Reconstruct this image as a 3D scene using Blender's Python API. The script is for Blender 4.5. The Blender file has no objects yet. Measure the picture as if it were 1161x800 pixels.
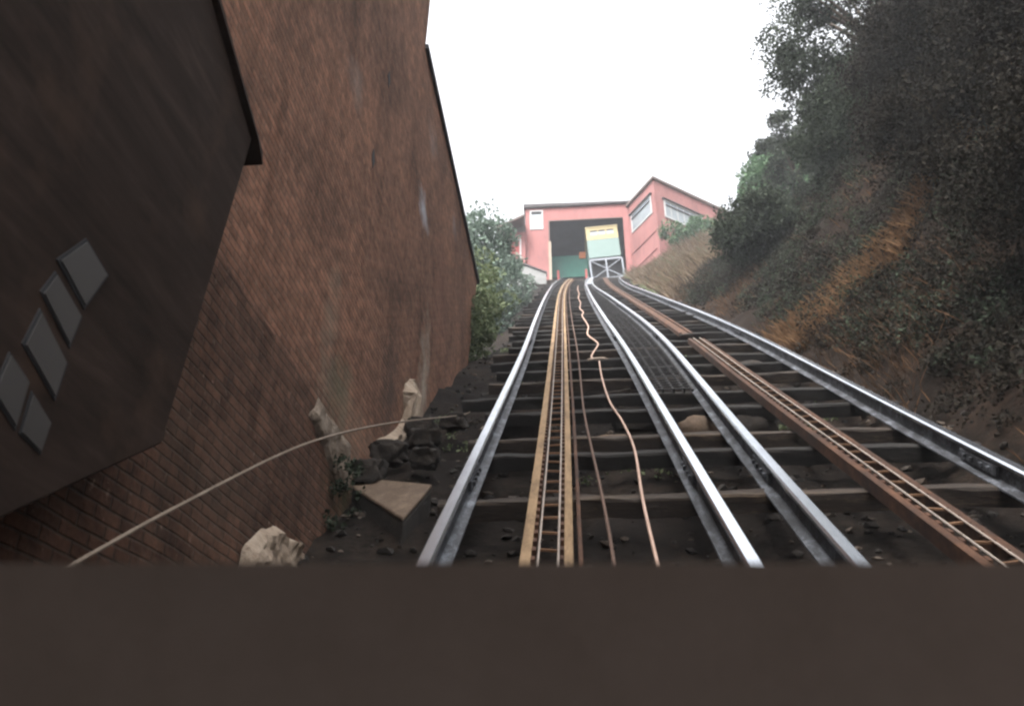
import bpy, math, random
import numpy as np
from mathutils import Vector, Matrix, noise
random.seed(7)
rng = np.random.default_rng(11)
S = bpy.context.scene
COL = S.collection
R = math.radians
SLOPE = R(34.6)
M_ = math.tan(SLOPE)
UPS = Vector((0, -math.sin(SLOPE), math.cos(SLOPE)))     # normal of the track plane
ALS = Vector((0, math.cos(SLOPE), math.sin(SLOPE)))      # up the slope
YTOP = 47.0
VEIL_DENSITY = .0017

# ------------------------------------------------------------------ materials
def new_mat(name):
    m = bpy.data.materials.new(name); m.use_nodes = True
    nt = m.node_tree
    return m, nt, nt.nodes['Principled BSDF']

def ramp_mix(nt, stops, fac):
    r = nt.nodes.new('ShaderNodeValToRGB')
    e = r.color_ramp.elements
    while len(e) < len(stops): e.new(.5)
    for k, (p, c) in enumerate(stops):
        e[k].position = p; e[k].color = (*c, 1)
    nt.links.new(fac, r.inputs[0])
    return r.outputs[0]

def tex_noise(nt, vec, scale, detail=6, rough=.6, dist=0.):
    n = nt.nodes.new('ShaderNodeTexNoise')
    n.inputs['Scale'].default_value = scale; n.inputs['Detail'].default_value = detail
    n.inputs['Roughness'].default_value = rough; n.inputs['Distortion'].default_value = dist
    nt.links.new(vec, n.inputs['Vector'])
    return n.outputs['Fac']

def coords(nt, scale=(1, 1, 1), kind='Object'):
    t = nt.nodes.new('ShaderNodeTexCoord'); mp = nt.nodes.new('ShaderNodeMapping')
    mp.inputs['Scale'].default_value = scale
    nt.links.new(t.outputs[kind], mp.inputs['Vector'])
    return mp.outputs['Vector']

def bump(nt, bsdf, h, strength=.4, dist=.02):
    b = nt.nodes.new('ShaderNodeBump')
    b.inputs['Strength'].default_value = strength; b.inputs['Distance'].default_value = dist
    nt.links.new(h, b.inputs['Height']); nt.links.new(b.outputs[0], bsdf.inputs['Normal'])

def mixc(nt, fac, a, b, mode='MIX'):
    m = nt.nodes.new('ShaderNodeMix'); m.data_type = 'RGBA'; m.blend_type = mode
    for sock, v in ((m.inputs[0], fac), (m.inputs[6], a), (m.inputs[7], b)):
        if hasattr(v, 'is_linked'): nt.links.new(v, sock)
        elif isinstance(v, (int, float)): sock.default_value = v
        else: sock.default_value = (*v, 1)
    return m.outputs[2]

def mathn(nt, op, a, b=0., clamp=False):
    m = nt.nodes.new('ShaderNodeMath'); m.operation = op; m.use_clamp = clamp
    for s, v in ((m.inputs[0], a), (m.inputs[1], b)):
        if hasattr(v, 'is_linked'): nt.links.new(v, s)
        else: s.default_value = v
    return m.outputs[0]

def mottled(name, stops, scale=3., rough=.85, metal=0., stretch=(1, 1, 1), b=.35, bd=.02, fine=9., spec=.3):
    m, nt, bs = new_mat(name)
    v = coords(nt, stretch)
    n1 = tex_noise(nt, v, scale, 8, .65, .3); n2 = tex_noise(nt, v, scale * fine, 5, .7)
    f = mathn(nt, 'ADD', mathn(nt, 'MULTIPLY', n1, .62), mathn(nt, 'MULTIPLY', n2, .38))
    nt.links.new(ramp_mix(nt, stops, f), bs.inputs['Base Color'])
    bs.inputs['Roughness'].default_value = rough; bs.inputs['Metallic'].default_value = metal
    bs.inputs['Specular IOR Level'].default_value = spec
    if b: bump(nt, bs, f, b, bd)
    return m

def brick_mat(name, c1, c2, mortar, stains=(), dark=.5):
    m, nt, bs = new_mat(name)
    t = nt.nodes.new('ShaderNodeTexCoord'); sep = nt.nodes.new('ShaderNodeSeparateXYZ'); com = nt.nodes.new('ShaderNodeCombineXYZ')
    nt.links.new(t.outputs['Object'], sep.inputs[0])
    wob = tex_noise(nt, t.outputs['Object'], .8, 3)
    nt.links.new(sep.outputs['Y'], com.inputs['X'])
    nt.links.new(mathn(nt, 'ADD', sep.outputs['Z'], mathn(nt, 'MULTIPLY', wob, .07)), com.inputs['Y'])
    br = nt.nodes.new('ShaderNodeTexBrick')
    nt.links.new(com.outputs[0], br.inputs['Vector'])
    br.inputs['Color1'].default_value = (*c1, 1); br.inputs['Color2'].default_value = (*c2, 1); br.inputs['Mortar'].default_value = (*mortar, 1)
    br.inputs['Scale'].default_value = 1.; br.inputs['Brick Width'].default_value = .21; br.inputs['Row Height'].default_value = .062
    br.inputs['Mortar Size'].default_value = .008; br.inputs['Mortar Smooth'].default_value = .6; br.inputs['Bias'].default_value = -.1
    v = t.outputs['Object']
    col = br.outputs['Color']
    # weathering: broad blotches, vertical runs, fine grime
    blot = tex_noise(nt, v, .55, 7, .62, .5)
    col = mixc(nt, 1., col, ramp_mix(nt, [(.3, (dark, dark, dark)), (.5, (.9, .88, .86)), (.75, (1.3, 1.22, 1.15))], blot), 'MULTIPLY')
    mp = nt.nodes.new('ShaderNodeMapping'); mp.inputs['Scale'].default_value = (1, 2.2, .22); nt.links.new(v, mp.inputs['Vector'])
    run = tex_noise(nt, mp.outputs[0], 1.3, 6, .6)
    col = mixc(nt, 1., col, ramp_mix(nt, [(.3, (.72, .7, .68)), (.5, (1, 1, 1))], run), 'MULTIPLY')
    grime = tex_noise(nt, v, 7., 8, .75)
    col = mixc(nt, 1., col, ramp_mix(nt, [(.3, (.45, .45, .45)), (.55, (1, 1, 1)), (.75, (1.45, 1.4, 1.35))], grime), 'MULTIPLY')
    sp = tex_noise(nt, v, 16., 3, .6)
    col = mixc(nt, mathn(nt, 'MULTIPLY', mathn(nt, 'SUBTRACT', sp, .63), 6., True), col, (.27, .19, .145))
    sp2 = tex_noise(nt, mp.outputs[0], 9., 4, .6)
    col = mixc(nt, mathn(nt, 'MULTIPLY', mathn(nt, 'SUBTRACT', sp2, .6), 5., True), col, (.05, .036, .03))
    for (y, z, ry, rz, c, amt) in stains:
        y -= 9; z -= 5                              # local to the wall's own origin
        dy = mathn(nt, 'DIVIDE', mathn(nt, 'SUBTRACT', sep.outputs['Y'], y), ry)
        dz = mathn(nt, 'DIVIDE', mathn(nt, 'SUBTRACT', sep.outputs['Z'], z), rz)
        d = mathn(nt, 'SQRT', mathn(nt, 'ADD', mathn(nt, 'MULTIPLY', dy, dy), mathn(nt, 'MULTIPLY', dz, dz)))
        k = mathn(nt, 'ADD', mathn(nt, 'SUBTRACT', 1., d), mathn(nt, 'MULTIPLY', mathn(nt, 'SUBTRACT', tex_noise(nt, v, 3.2, 6, .7), .5), 2.6))
        col = mixc(nt, mathn(nt, 'MULTIPLY', k, amt, True), col, c)
    nt.links.new(col, bs.inputs['Base Color'])
    bs.inputs['Roughness'].default_value = .92; bs.inputs['Specular IOR Level'].default_value = .15
    h = mathn(nt, 'ADD', mathn(nt, 'MULTIPLY', br.outputs['Fac'], -.7), mathn(nt, 'MULTIPLY', grime, .9))
    bump(nt, bs, h, .8, .03)
    return m

def leaf_mat(name, dark, mid, light, trans=.25):
    m, nt, bs = new_mat(name)
    g = nt.nodes.new('ShaderNodeNewGeometry')
    t = nt.nodes.new('ShaderNodeTexCoord')
    n = tex_noise(nt, t.outputs['Object'], 1.1, 4, .6)
    f = mathn(nt, 'ADD', mathn(nt, 'MULTIPLY', g.outputs['Random Per Island'], .5), mathn(nt, 'MULTIPLY', n, .55))
    c = ramp_mix(nt, [(.2, dark), (.5, mid), (.85, light)], f)
    nt.links.new(c, bs.inputs['Base Color']); bs.inputs['Roughness'].default_value = .8; bs.inputs['Specular IOR Level'].default_value = .08
    tr = nt.nodes.new('ShaderNodeBsdfTranslucent'); nt.links.new(c, tr.inputs[0])
    mx = nt.nodes.new('ShaderNodeMixShader'); mx.inputs[0].default_value = trans
    nt.links.new(bs.outputs[0], mx.inputs[1]); nt.links.new(tr.outputs[0], mx.inputs[2])
    nt.links.new(mx.outputs[0], nt.nodes['Material Output'].inputs[0])
    return m

def clapboard_mat(name, c, pitch=.16):
    m, nt, bs = new_mat(name)
    v = coords(nt); sep = nt.nodes.new('ShaderNodeSeparateXYZ'); nt.links.new(v, sep.inputs[0])
    saw = mathn(nt, 'FRACT', mathn(nt, 'DIVIDE', sep.outputs['Z'], pitch))
    seam = ramp_mix(nt, [(0., (.4, .36, .36)), (.16, (1, 1, 1)), (1., (.92, .92, .92))], saw)
    mp = nt.nodes.new('ShaderNodeMapping'); mp.inputs['Scale'].default_value = (1, 1, .3); nt.links.new(v, mp.inputs['Vector'])
    w = tex_noise(nt, mp.outputs[0], 1.6, 8, .7, .4)
    col = mixc(nt, 1., c, ramp_mix(nt, [(.25, (.62, .6, .62)), (.5, (1, 1, 1)), (.75, (1.2, 1.22, 1.22))], w), 'MULTIPLY')
    col = mixc(nt, .8, col, seam, 'MULTIPLY')
    nt.links.new(col, bs.inputs['Base Color']); bs.inputs['Roughness'].default_value = .75
    bump(nt, bs, saw, .5, .02)
    return m

MAT = {}
MAT['brick'] = brick_mat('old_brick', (.31, .155, .102), (.18, .096, .064), (.17, .115, .085),
    stains=[(9.8, 9.55, .45, .32, (.4, .4, .43), .9), (6.2, 8.4, .35, .3, (.25, .2, .18), .5), (10.2, 11.2, .5, .5, (.25, .22, .22), .35),
            (8.6, 6.1, .5, 1.1, (.05, .04, .034), .6), (10.5, 7.1, .4, 1.3, (.36, .3, .24), .9), (9.9, 6.3, .7, .5, (.36, .29, .22), .8), (6.7, 5.2, .5, .45, (.06, .075, .04), .7), (7.0, 5.1, 1.3, .5, (.24, .18, .13), .45),
            (6.3, 5.6, .25, .8, (.3, .24, .18), .5), (12.5, 11.3, .4, .3, (.27, .25, .26), .4), (11.6, 9.0, 1.0, 1.5, (.19, .09, .065), .35)])
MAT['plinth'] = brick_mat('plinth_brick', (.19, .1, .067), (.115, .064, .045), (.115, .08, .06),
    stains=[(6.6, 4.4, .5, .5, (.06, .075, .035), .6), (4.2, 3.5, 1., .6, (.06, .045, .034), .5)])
MAT['coping'] = mottled('slate_coping', [(.3, (.03, .032, .036)), (.7, (.075, .075, .08))], 4)
MAT['mortar'] = mottled('crumbling_mortar', [(.3, (.08, .058, .042)), (.5, (.17, .13, .098)), (.7, (.28, .23, .18))], 4, b=.8, bd=.05)
MAT['concrete'] = mottled('broken_concrete', [(.3, (.13, .095, .07)), (.5, (.27, .205, .15)), (.7, (.4, .33, .26))], 3, b=.7, bd=.05)
MAT['rock'] = mottled('dark_rubble', [(.3, (.008, .0068, .0056)), (.55, (.024, .0185, .0145)), (.75, (.07, .05, .037))], 5, b=.8, bd=.05)
MAT['slab'] = mottled('brown_slab', [(.3, (.045, .03, .02)), (.5, (.1, .068, .046)), (.7, (.18, .13, .09))], 6, b=.5, stretch=(1, .5, 1))
MAT['tar'] = mottled('dark_timber', [(.3, (.008, .007, .006)), (.55, (.02, .017, .015)), (.75, (.045, .038, .032))], 2.2, stretch=(.35, 3, 3), b=.5)
MAT['tie_dark'] = mottled('tarred_sleeper', [(.3, (.005, .0042, .0036)), (.52, (.011, .009, .0075)), (.75, (.04, .031, .025))], 2.2, stretch=(.5, 4, 4), b=.7, bd=.03)
MAT['tie_pale'] = mottled('weathered_sleeper', [(.32, (.008, .006, .005)), (.52, (.03, .021, .015)), (.75, (.15, .105, .068))], 2.2, stretch=(.5, 4, 4), b=.7, bd=.03)
MAT['rail'] = mottled('worn_rail_steel', [(.3, (.42, .45, .5)), (.55, (.72, .75, .8)), (.8, (.88, .9, .93))], 3, rough=.27, metal=1., stretch=(1, .15, .15), b=.05, bd=.004)
MAT['railside'] = mottled('greasy_rail_side', [(.36, (.012, .012, .013)), (.5, (.04, .041, .046)), (.6, (.14, .15, .17)), (.74, (.34, .36, .4))], 5.5, rough=.6, metal=.25, stretch=(2, 1, 1), b=.5)
MAT['ochre'] = mottled('ochre_beam', [(.32, (.05, .032, .019)), (.5, (.2, .13, .07)), (.72, (.32, .22, .13))], 3.5, stretch=(2, .5, .5), b=.5)
MAT['rust'] = mottled('rusty_beam', [(.34, (.012, .0075, .0055)), (.52, (.052, .023, .012)), (.75, (.15, .07, .035))], 3.5, stretch=(2, .5, .5), b=.5)
MAT['rod'] = mottled('bare_rod', [(.3, (.2, .155, .125)), (.7, (.42, .36, .31))], 8, rough=.55, metal=.2, b=.1)
MAT['rung'] = mottled('rusty_rung', [(.3, (.09, .045, .024)), (.7, (.24, .13, .07))], 8, b=.2)
MAT['rope'] = mottled('greased_rope', [(.3, (.045, .028, .022)), (.7, (.15, .09, .065))], 30, b=.5, bd=.006)
MAT['hose'] = mottled('pale_hose', [(.3, (.34, .21, .155)), (.7, (.48, .34, .27))], 6, rough=.6, b=.05)
MAT['cable'] = mottled('slack_cable', [(.3, (.1, .075, .056)), (.7, (.23, .18, .14))], 9, b=.1)
MAT['stick'] = mottled('bleached_stick', [(.3, (.24, .19, .15)), (.7, (.4, .33, .28))], 9, b=.3)
MAT['grate'] = mottled('iron_grate', [(.3, (.01, .01, .01)), (.5, (.03, .028, .028)), (.7, (.12, .115, .115))], 18, rough=.7, metal=.3, b=.6)
MAT['pink'] = clapboard_mat('pink_boards', (.25, .085, .078))
MAT['pinklight'] = clapboard_mat('faded_pink_boards', (.25, .1, .092), .2)
MAT['fascia'] = mottled('grey_fascia', [(.3, (.03, .026, .026)), (.7, (.08, .07, .07))], 2)
MAT['edge'] = mottled('brown_roof_edge', [(.3, (.06, .042, .036)), (.7, (.14, .105, .092))], 2)
MAT['white'] = mottled('white_paint', [(.3, (.3, .3, .3)), (.7, (.4, .4, .4))], 3, rough=.5, b=.05)
MAT['jamb'] = mottled('cream_post', [(.3, (.2, .165, .125)), (.7, (.34, .29, .23))], 4, b=.2)
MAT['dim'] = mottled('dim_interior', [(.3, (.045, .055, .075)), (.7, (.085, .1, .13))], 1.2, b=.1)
MAT['green'] = mottled('green_barrier_paint', [(.3, (.012, .06, .047)), (.7, (.025, .11, .085))], 3, b=.1)
MAT['orange'] = mottled('orange_paint', [(.3, (.25, .08, .03)), (.7, (.4, .14, .05))], 5, b=.1)
MAT['redpost'] = mottled('red_post_paint', [(.3, (.16, .03, .03)), (.7, (.32, .08, .07))], 5, b=.1)
MAT['cabin'] = mottled('pale_green_car_paint', [(.3, (.125, .18, .165)), (.7, (.15, .21, .195))], 1.5, rough=.5, b=.03, spec=.2)
MAT['yellow'] = mottled('yellow_car_paint', [(.3, (.26, .205, .085)), (.7, (.31, .25, .12))], 1.5, rough=.4, b=.03)
MAT['lattice'] = mottled('grey_lattice_steel', [(.3, (.15, .165, .19)), (.7, (.24, .26, .29))], 4, rough=.5, b=.1)
MAT['black'] = mottled('grime_and_shade_black', [(.3, (.012, .012, .014)), (.7, (.04, .04, .042))], 3, b=.2)  # also colours the shade of the putlog holes
MAT['retain'] = mottled('grey_render', [(.3, (.12, .12, .115)), (.5, (.19, .19, .185)), (.7, (.25, .25, .24))], 1.6, b=.4)
MAT['carpanel'] = mottled('dark_car_lining', [(.3, (.1, .076, .063)), (.7, (.128, .099, .084))], 14, rough=.95, b=.08, spec=.05)
def shed_mat():
    m, nt, bs = new_mat('dark_weatherboards')
    v = coords(nt); sep = nt.nodes.new('ShaderNodeSeparateXYZ'); nt.links.new(v, sep.inputs[0])
    saw = mathn(nt, 'FRACT', mathn(nt, 'DIVIDE', sep.outputs['Z'], .17))
    w = tex_noise(nt, coords(nt, (1, .6, 4)), 1.6, 8, .7, .4); w2 = tex_noise(nt, v, 2.2, 4, .6)
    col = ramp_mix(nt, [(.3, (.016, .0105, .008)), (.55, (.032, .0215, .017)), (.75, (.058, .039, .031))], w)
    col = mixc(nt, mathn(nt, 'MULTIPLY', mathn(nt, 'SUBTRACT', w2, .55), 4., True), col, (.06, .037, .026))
    nt.links.new(col, bs.inputs['Base Color']); bs.inputs['Roughness'].default_value = .85; bs.inputs['Specular IOR Level'].default_value = .1
    bump(nt, bs, saw, .35, .012)
    return m
MAT['shedold'] = mottled('dark_boards', [(.3, (.014, .0105, .009)), (.55, (.026, .0195, .0165)), (.75, (.05, .037, .031))], 1.6, stretch=(1, .6, 5), b=.25, spec=.05)
MAT['shed'] = shed_mat()
MAT['bark'] = mottled('bark', [(.3, (.03, .022, .016)), (.7, (.11, .085, .06))], 6, stretch=(1, 1, .3), b=.8)
def glass(name, c, rough=.12):
    m, nt, bs = new_mat(name)
    v = coords(nt)
    nt.links.new(ramp_mix(nt, [(.35, tuple(x * .75 for x in c)), (.65, c)], tex_noise(nt, v, 2.5)), bs.inputs['Base Color'])
    bs.inputs['Roughness'].default_value = rough; bs.inputs['Specular IOR Level'].default_value = .8
    return m
MAT['pane'] = glass('sky_lit_pane', (.17, .205, .23))
MAT['paneblind'] = glass('blind_behind_pane', (.19, .22, .235), .3)
MAT['shedpane'] = glass('grey_pane', (.046, .04, .037), .55)  # warm grey, slightly paler than the boards around
MAT['leaf_grey'] = leaf_mat('grey_green_leaves', (.06, .088, .066), (.13, .175, .138), (.23, .285, .24))
MAT['leaf_olive'] = leaf_mat('olive_leaves', (.05, .065, .035), (.12, .15, .08), (.24, .27, .16))
MAT['leaf_green'] = leaf_mat('fresh_green_leaves', (.03, .06, .03), (.075, .135, .07), (.15, .22, .13))
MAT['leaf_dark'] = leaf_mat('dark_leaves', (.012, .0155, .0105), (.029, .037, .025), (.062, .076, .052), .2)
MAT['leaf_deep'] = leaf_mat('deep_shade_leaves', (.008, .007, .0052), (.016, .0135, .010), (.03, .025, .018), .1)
MAT['dry'] = leaf_mat('dry_grass_blades', (.055, .04, .026), (.135, .095, .062), (.25, .195, .135), .3)
MAT['dryband'] = leaf_mat('russet_grass_blades', (.035, .02, .011), (.1, .055, .027), (.22, .13, .07), .3)
MAT['drydull'] = leaf_mat('dull_dry_grass_blades', (.018, .012, .008), (.05, .03, .018), (.135, .075, .04), .25)

# ground: soil under the track, ochre dry earth on the upper bank
def ground_mat():
    m, nt, bs = new_mat('earth')
    v = coords(nt); sep = nt.nodes.new('ShaderNodeSeparateXYZ'); nt.links.new(v, sep.inputs[0])
    n1 = tex_noise(nt, v, .9, 9, .65, .3); n2 = tex_noise(nt, v, 9, 7, .7)
    f = mathn(nt, 'ADD', mathn(nt, 'MULTIPLY', n1, .55), mathn(nt, 'MULTIPLY', n2, .45))
    soil = ramp_mix(nt, [(.32, (.004, .003, .0024)), (.5, (.0095, .007, .0055)), (.64, (.027, .0195, .0145)), (.78, (.11, .08, .06))], f)
    dry = ramp_mix(nt, [(.3, (.05, .032, .02)), (.5, (.12, .075, .045)), (.7, (.24, .175, .115))], f)
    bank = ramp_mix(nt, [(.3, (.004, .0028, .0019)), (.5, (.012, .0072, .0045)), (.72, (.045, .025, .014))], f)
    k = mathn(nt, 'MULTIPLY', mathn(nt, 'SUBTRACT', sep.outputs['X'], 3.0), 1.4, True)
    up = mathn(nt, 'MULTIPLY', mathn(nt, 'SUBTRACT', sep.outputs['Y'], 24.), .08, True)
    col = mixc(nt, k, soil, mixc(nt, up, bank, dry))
    nt.links.new(col, bs.inputs['Base Color']); bs.inputs['Roughness'].default_value = .95; bs.inputs['Specular IOR Level'].default_value = .1
    bump(nt, bs, f, .9, .08)
    return m
MAT['ground'] = ground_mat()

# ------------------------------------------------------------------ mesh builder
class MB:
    def __init__(self): self.v = []; self.f = []; self.smooth = False
    def quad_box(self, P):                      # 8 corners: bottom 4 (ccw), top 4
        b = len(self.v); self.v += [tuple(p) for p in P]
        self.f += [(b+3, b+2, b+1, b), (b+4, b+5, b+6, b+7), (b, b+1, b+5, b+4), (b+1, b+2, b+6, b+5), (b+2, b+3, b+7, b+6), (b+3, b, b+4, b+7)]
        return self
    def box(self, x0, x1, y0, y1, z0, z1):
        return self.quad_box([(x0, y0, z0), (x1, y0, z0), (x1, y1, z0), (x0, y1, z0), (x0, y0, z1), (x1, y0, z1), (x1, y1, z1), (x0, y1, z1)])
    def obox(self, c, ax, ay, az):              # centre and three half axes
        c, ax, ay, az = map(Vector, (c, ax, ay, az))
        return self.quad_box([c-ax-ay-az, c+ax-ay-az, c+ax+ay-az, c-ax+ay-az, c-ax-ay+az, c+ax-ay+az, c+ax+ay+az, c-ax+ay+az])
    def bar(self, p, q, w, d, side=None):       # beam of section w x d from p to q
        p, q = Vector(p), Vector(q); t = (q-p)
        s = Vector(side) if side else Vector((0, 0, 1)).cross(t)
        if s.length < 1e-4: s = Vector((1, 0, 0))
        s = (s - t*(s.dot(t)/t.length_squared)).normalized(); u = t.normalized().cross(s)
        return self.obox((p+q)/2, t/2, s*w/2, u*d/2)
    def prism(self, poly, axis_vec):            # planar polygon extruded
        n = len(poly); b = len(self.v); a = Vector(axis_vec)
        self.v += [tuple(p) for p in poly] + [tuple(Vector(p)+a) for p in poly]
        self.f.append(tuple(range(b, b+n))[::-1]); self.f.append(tuple(range(b+n, b+2*n)))
        for i in range(n):
            j = (i+1) % n; self.f.append((b+i, b+j, b+n+j, b+n+i))
        return self
    def sweep(self, path, prof, side=None, up=None, cap=True):
        # profile points (across, up) swept along path
        path = [Vector(p) for p in path]; n = len(prof); b = len(self.v)
        for i, p in enumerate(path):
            t = (path[min(i+1, len(path)-1)]-path[max(i-1, 0)]).normalized()
            u = Vector(up) if up else UPS
            s = t.cross(u)
            if s.length < 1e-4: s = Vector((1, 0, 0))
            s.normalize(); uu = s.cross(t)
            self.v += [tuple(p+s*a+uu*h) for a, h in prof]
        for i in range(len(path)-1):
            for k in range(n):
                l = (k+1) % n
                self.f.append((b+i*n+k, b+i*n+l, b+(i+1)*n+l, b+(i+1)*n+k))
        if cap:
            self.f.append(tuple(b+k for k in range(n))[::-1]); self.f.append(tuple(b+(len(path)-1)*n+k for k in range(n)))
        return self
    def tube(self, path, r, seg=8, r2=None):
        path = [Vector(p) for p in path]; b = len(self.v); m = len(path)
        for i, p in enumerate(path):
            t = (path[min(i+1, m-1)]-path[max(i-1, 0)]).normalized()
            s = t.cross(Vector((0, 0, 1)))
            if s.length < .05: s = t.cross(Vector((1, 0, 0)))
            s.normalize(); u = s.cross(t)
            rr = r if r2 is None else r+(r2-r)*i/(m-1)
            self.v += [tuple(p+(s*math.cos(2*math.pi*k/seg)+u*math.sin(2*math.pi*k/seg))*rr) for k in range(seg)]
        for i in range(m-1):
            for k in range(seg):
                l = (k+1) % seg
                self.f.append((b+i*seg+k, b+i*seg+l, b+(i+1)*seg+l, b+(i+1)*seg+k))
        self.f.append(tuple(b+k for k in range(seg))[::-1]); self.f.append(tuple(b+(m-1)*seg+k for k in range(seg)))
        self.smooth = True
        return self
    def build(self, name, mat, parent=None, bevel=0., origin=None):
        o0 = Vector(origin) if origin is not None else (Vector(parent.get('o', (0, 0, 0))) if parent else Vector((0, 0, 0)))
        me = bpy.data.meshes.new(name)
        me.from_pydata([tuple(Vector(p)-o0) for p in self.v], [], self.f); me.update()
        me.materials.append(MAT[mat] if isinstance(mat, str) else mat)
        if self.smooth: me.polygons.foreach_set('use_smooth', [True]*len(me.polygons))
        o = bpy.data.objects.new(name, me); COL.objects.link(o)
        if parent: o.parent = parent
        elif origin is not None: o.location = o0
        if bevel:
            md = o.modifiers.new('bevel', 'BEVEL'); md.width = bevel; md.segments = 2; md.limit_method = 'ANGLE'
        return o

def tag(o, label, cat, group=None):
    o['label'] = label; o['category'] = cat
    if group: o['group'] = group
    return o
def thing(name, label, cat, base, group=None):
    o = bpy.data.objects.new(name, None); COL.objects.link(o); o.location = base; o['o'] = tuple(base); o.empty_display_size = .2
    return tag(o, label, cat, group)
def struct(o): o['kind'] = 'structure'; return o

def copy_tree(o):
    c = o.copy(); COL.objects.link(c)
    for ch in list(o.children):
        d = ch.copy(); COL.objects.link(d); d.parent = c
    return c

# ------------------------------------------------------------------ track geometry
def interp(pts):
    xs = np.array([p[0] for p in pts], float); ys = np.array([p[1] for p in pts], float)
    d = np.gradient(ys, xs)
    def fn(y):
        y = min(max(y, xs[0]), xs[-1]); i = int(min(max(np.searchsorted(xs, y)-1, 0), len(xs)-2))
        h = xs[i+1]-xs[i]; t = (y-xs[i])/h
        return float(ys[i]*(1+2*t)*(1-t)**2 + d[i]*h*t*(1-t)**2 + ys[i+1]*t*t*(3-2*t) + d[i+1]*h*t*t*(t-1))
    return fn
cl = interp([(-12, -.08), (-5, -.08), (4.5, -.09), (13, -.12), (18, -.2), (32, -.3), (39, -.24), (47, .1), (58, .3)])
cr = interp([(-12, 2.05), (-5, 2.05), (5, 2.07), (14.5, 2.28), (25, 2.02), (35, 1.69), (40, 1.76), (47, 2.1), (58, 2.2)])
GL, GR = 1.70, 1.58
def tz(y): return M_*y
def tp(x, y, h=0.): return Vector((x, y, M_*y)) + UPS*h
def ys_path(y0, y1, step=.5):
    n = int((y1-y0)/step)+1
    return [y0+(y1-y0)*i/(n-1) for i in range(n)]

# ------------------------------------------------------------------ terrain
def sm(a, b, x):
    t = min(max((x-a)/(b-a), 0.), 1.); return t*t*(3-2*t)
def kbank(y):
    return 1.42-.86*sm(8, 32, y)
def ground(x, y, rough=True):
    z = M_*min(max(y, -30.), YTOP)
    mid = 1-sm(YTOP-3, YTOP, y)
    z -= .62*mid + .12*(1-mid)
    n = 0.
    if rough:
        n = noise.noise((x*.9, y*.9, 3.))*.16 + noise.noise((x*2.6, y*2.6, 9.))*.07 + noise.noise((x*7, y*7, 1.))*.03
    if x > 3.1:
        d = x-3.1; k = kbank(y)
        h = k*d if d < 9 else k*9+(d-9)*.25
        z += h*(1-.0*mid); 
        if rough: n += (noise.noise((x*.35, y*.35, 5.))*.9 + noise.noise((x*.9, y*.8, 7.))*.45)*min(d/2.5, 1.)
    if x < -1.5:
        d = -1.5-x
        drop = sm(14, 19, y)*(1-sm(41, 46, y))
        z += -(d*.55)*drop if d < 12 else -6.6*drop
        z += .1*min(d, .7)*(1-drop)*mid
    if y > YTOP-2.5 and -2 < x < 3.4: n *= .2
    return z+n
def make_ground():
    xs = np.concatenate([np.array([-400, -220, -120, -70, -45, -30, -22, -16, -12, -9, -7, -5.5]), np.arange(-4.5, 9, .13), np.arange(9, 16, .4), np.array([18, 21, 25, 32, 45, 70, 120, 220, 400])])
    ys = np.concatenate([np.array([-400, -200, -100, -60, -40, -30, -22, -15, -10, -6, -3, -1]), np.arange(0, 20, .16), np.arange(20, 52, .26), np.array([54, 58, 64, 75, 95, 130, 200, 400])])
    V = [(x, y, ground(x, y)) for y in ys for x in xs]
    nx = len(xs)
    F = [(j*nx+i, j*nx+i+1, (j+1)*nx+i+1, (j+1)*nx+i) for j in range(len(ys)-1) for i in range(nx-1)]
    me = bpy.data.meshes.new('ground'); me.from_pydata(V, [], F); me.update(); me.materials.append(MAT['ground'])
    me.polygons.foreach_set('use_smooth', [True]*len(F))
    o = bpy.data.objects.new('ground', me); COL.objects.link(o); struct(o)
make_ground()

# ------------------------------------------------------------------ rails
HEADP = [(-.04, .142), (.04, .142), (.043, .168), (.032, .182), (-.032, .182), (-.043, .168)]
FLANGE = [(-.085, 0.), (.085, 0.), (.085, .012), (.014, .03), (.011, .1415), (-.011, .1415), (-.014, .03), (-.085, .012)]
RH = .0
def make_rail(label, fx):
    base = tp(fx(0), 0)
    r = thing('rail', label, 'rail', base, 'running rails of the two tracks')
    path = [tp(fx(y), y, -.17) for y in ys_path(-6, 47.6, .4)]
    MB().sweep(path, HEADP).build('rail_head', 'rail', r)
    MB().sweep(path, FLANGE).build('rail_flange', 'railside', r)
    y = 6.2
    while y < 46:
        m = MB(); t = (tp(fx(y+.3), y+.3)-tp(fx(y-.3), y-.3)).normalized(); s = t.cross(UPS).normalized()
        for sg in (-1, 1):
            c = tp(fx(y), y, -.085)+s*sg*.028
            m.obox(c, t*.3, s*.013, UPS*.035)
            for q in (-.2, -.08, .08, .2): m.obox(c+t*q+s*sg*.02, t*.016, s*.014, UPS*.016)
        m.build('fishplate', 'railside', r)
        y += 8.5
    return r
railL1 = make_rail('steel rail along the brick wall side, outer rail of the left track', lambda y: cl(y)-GL/2)
railL2 = make_rail('brightest steel rail, just right of the pale trailing hose', lambda y: cl(y)+GL/2)
railR1 = make_rail('steel rail bordering the iron grating on its right', lambda y: cr(y)-GR/2)
railR2 = make_rail('steel rail running along the foot of the overgrown right bank', lambda y: cr(y)+GR/2)

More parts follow.
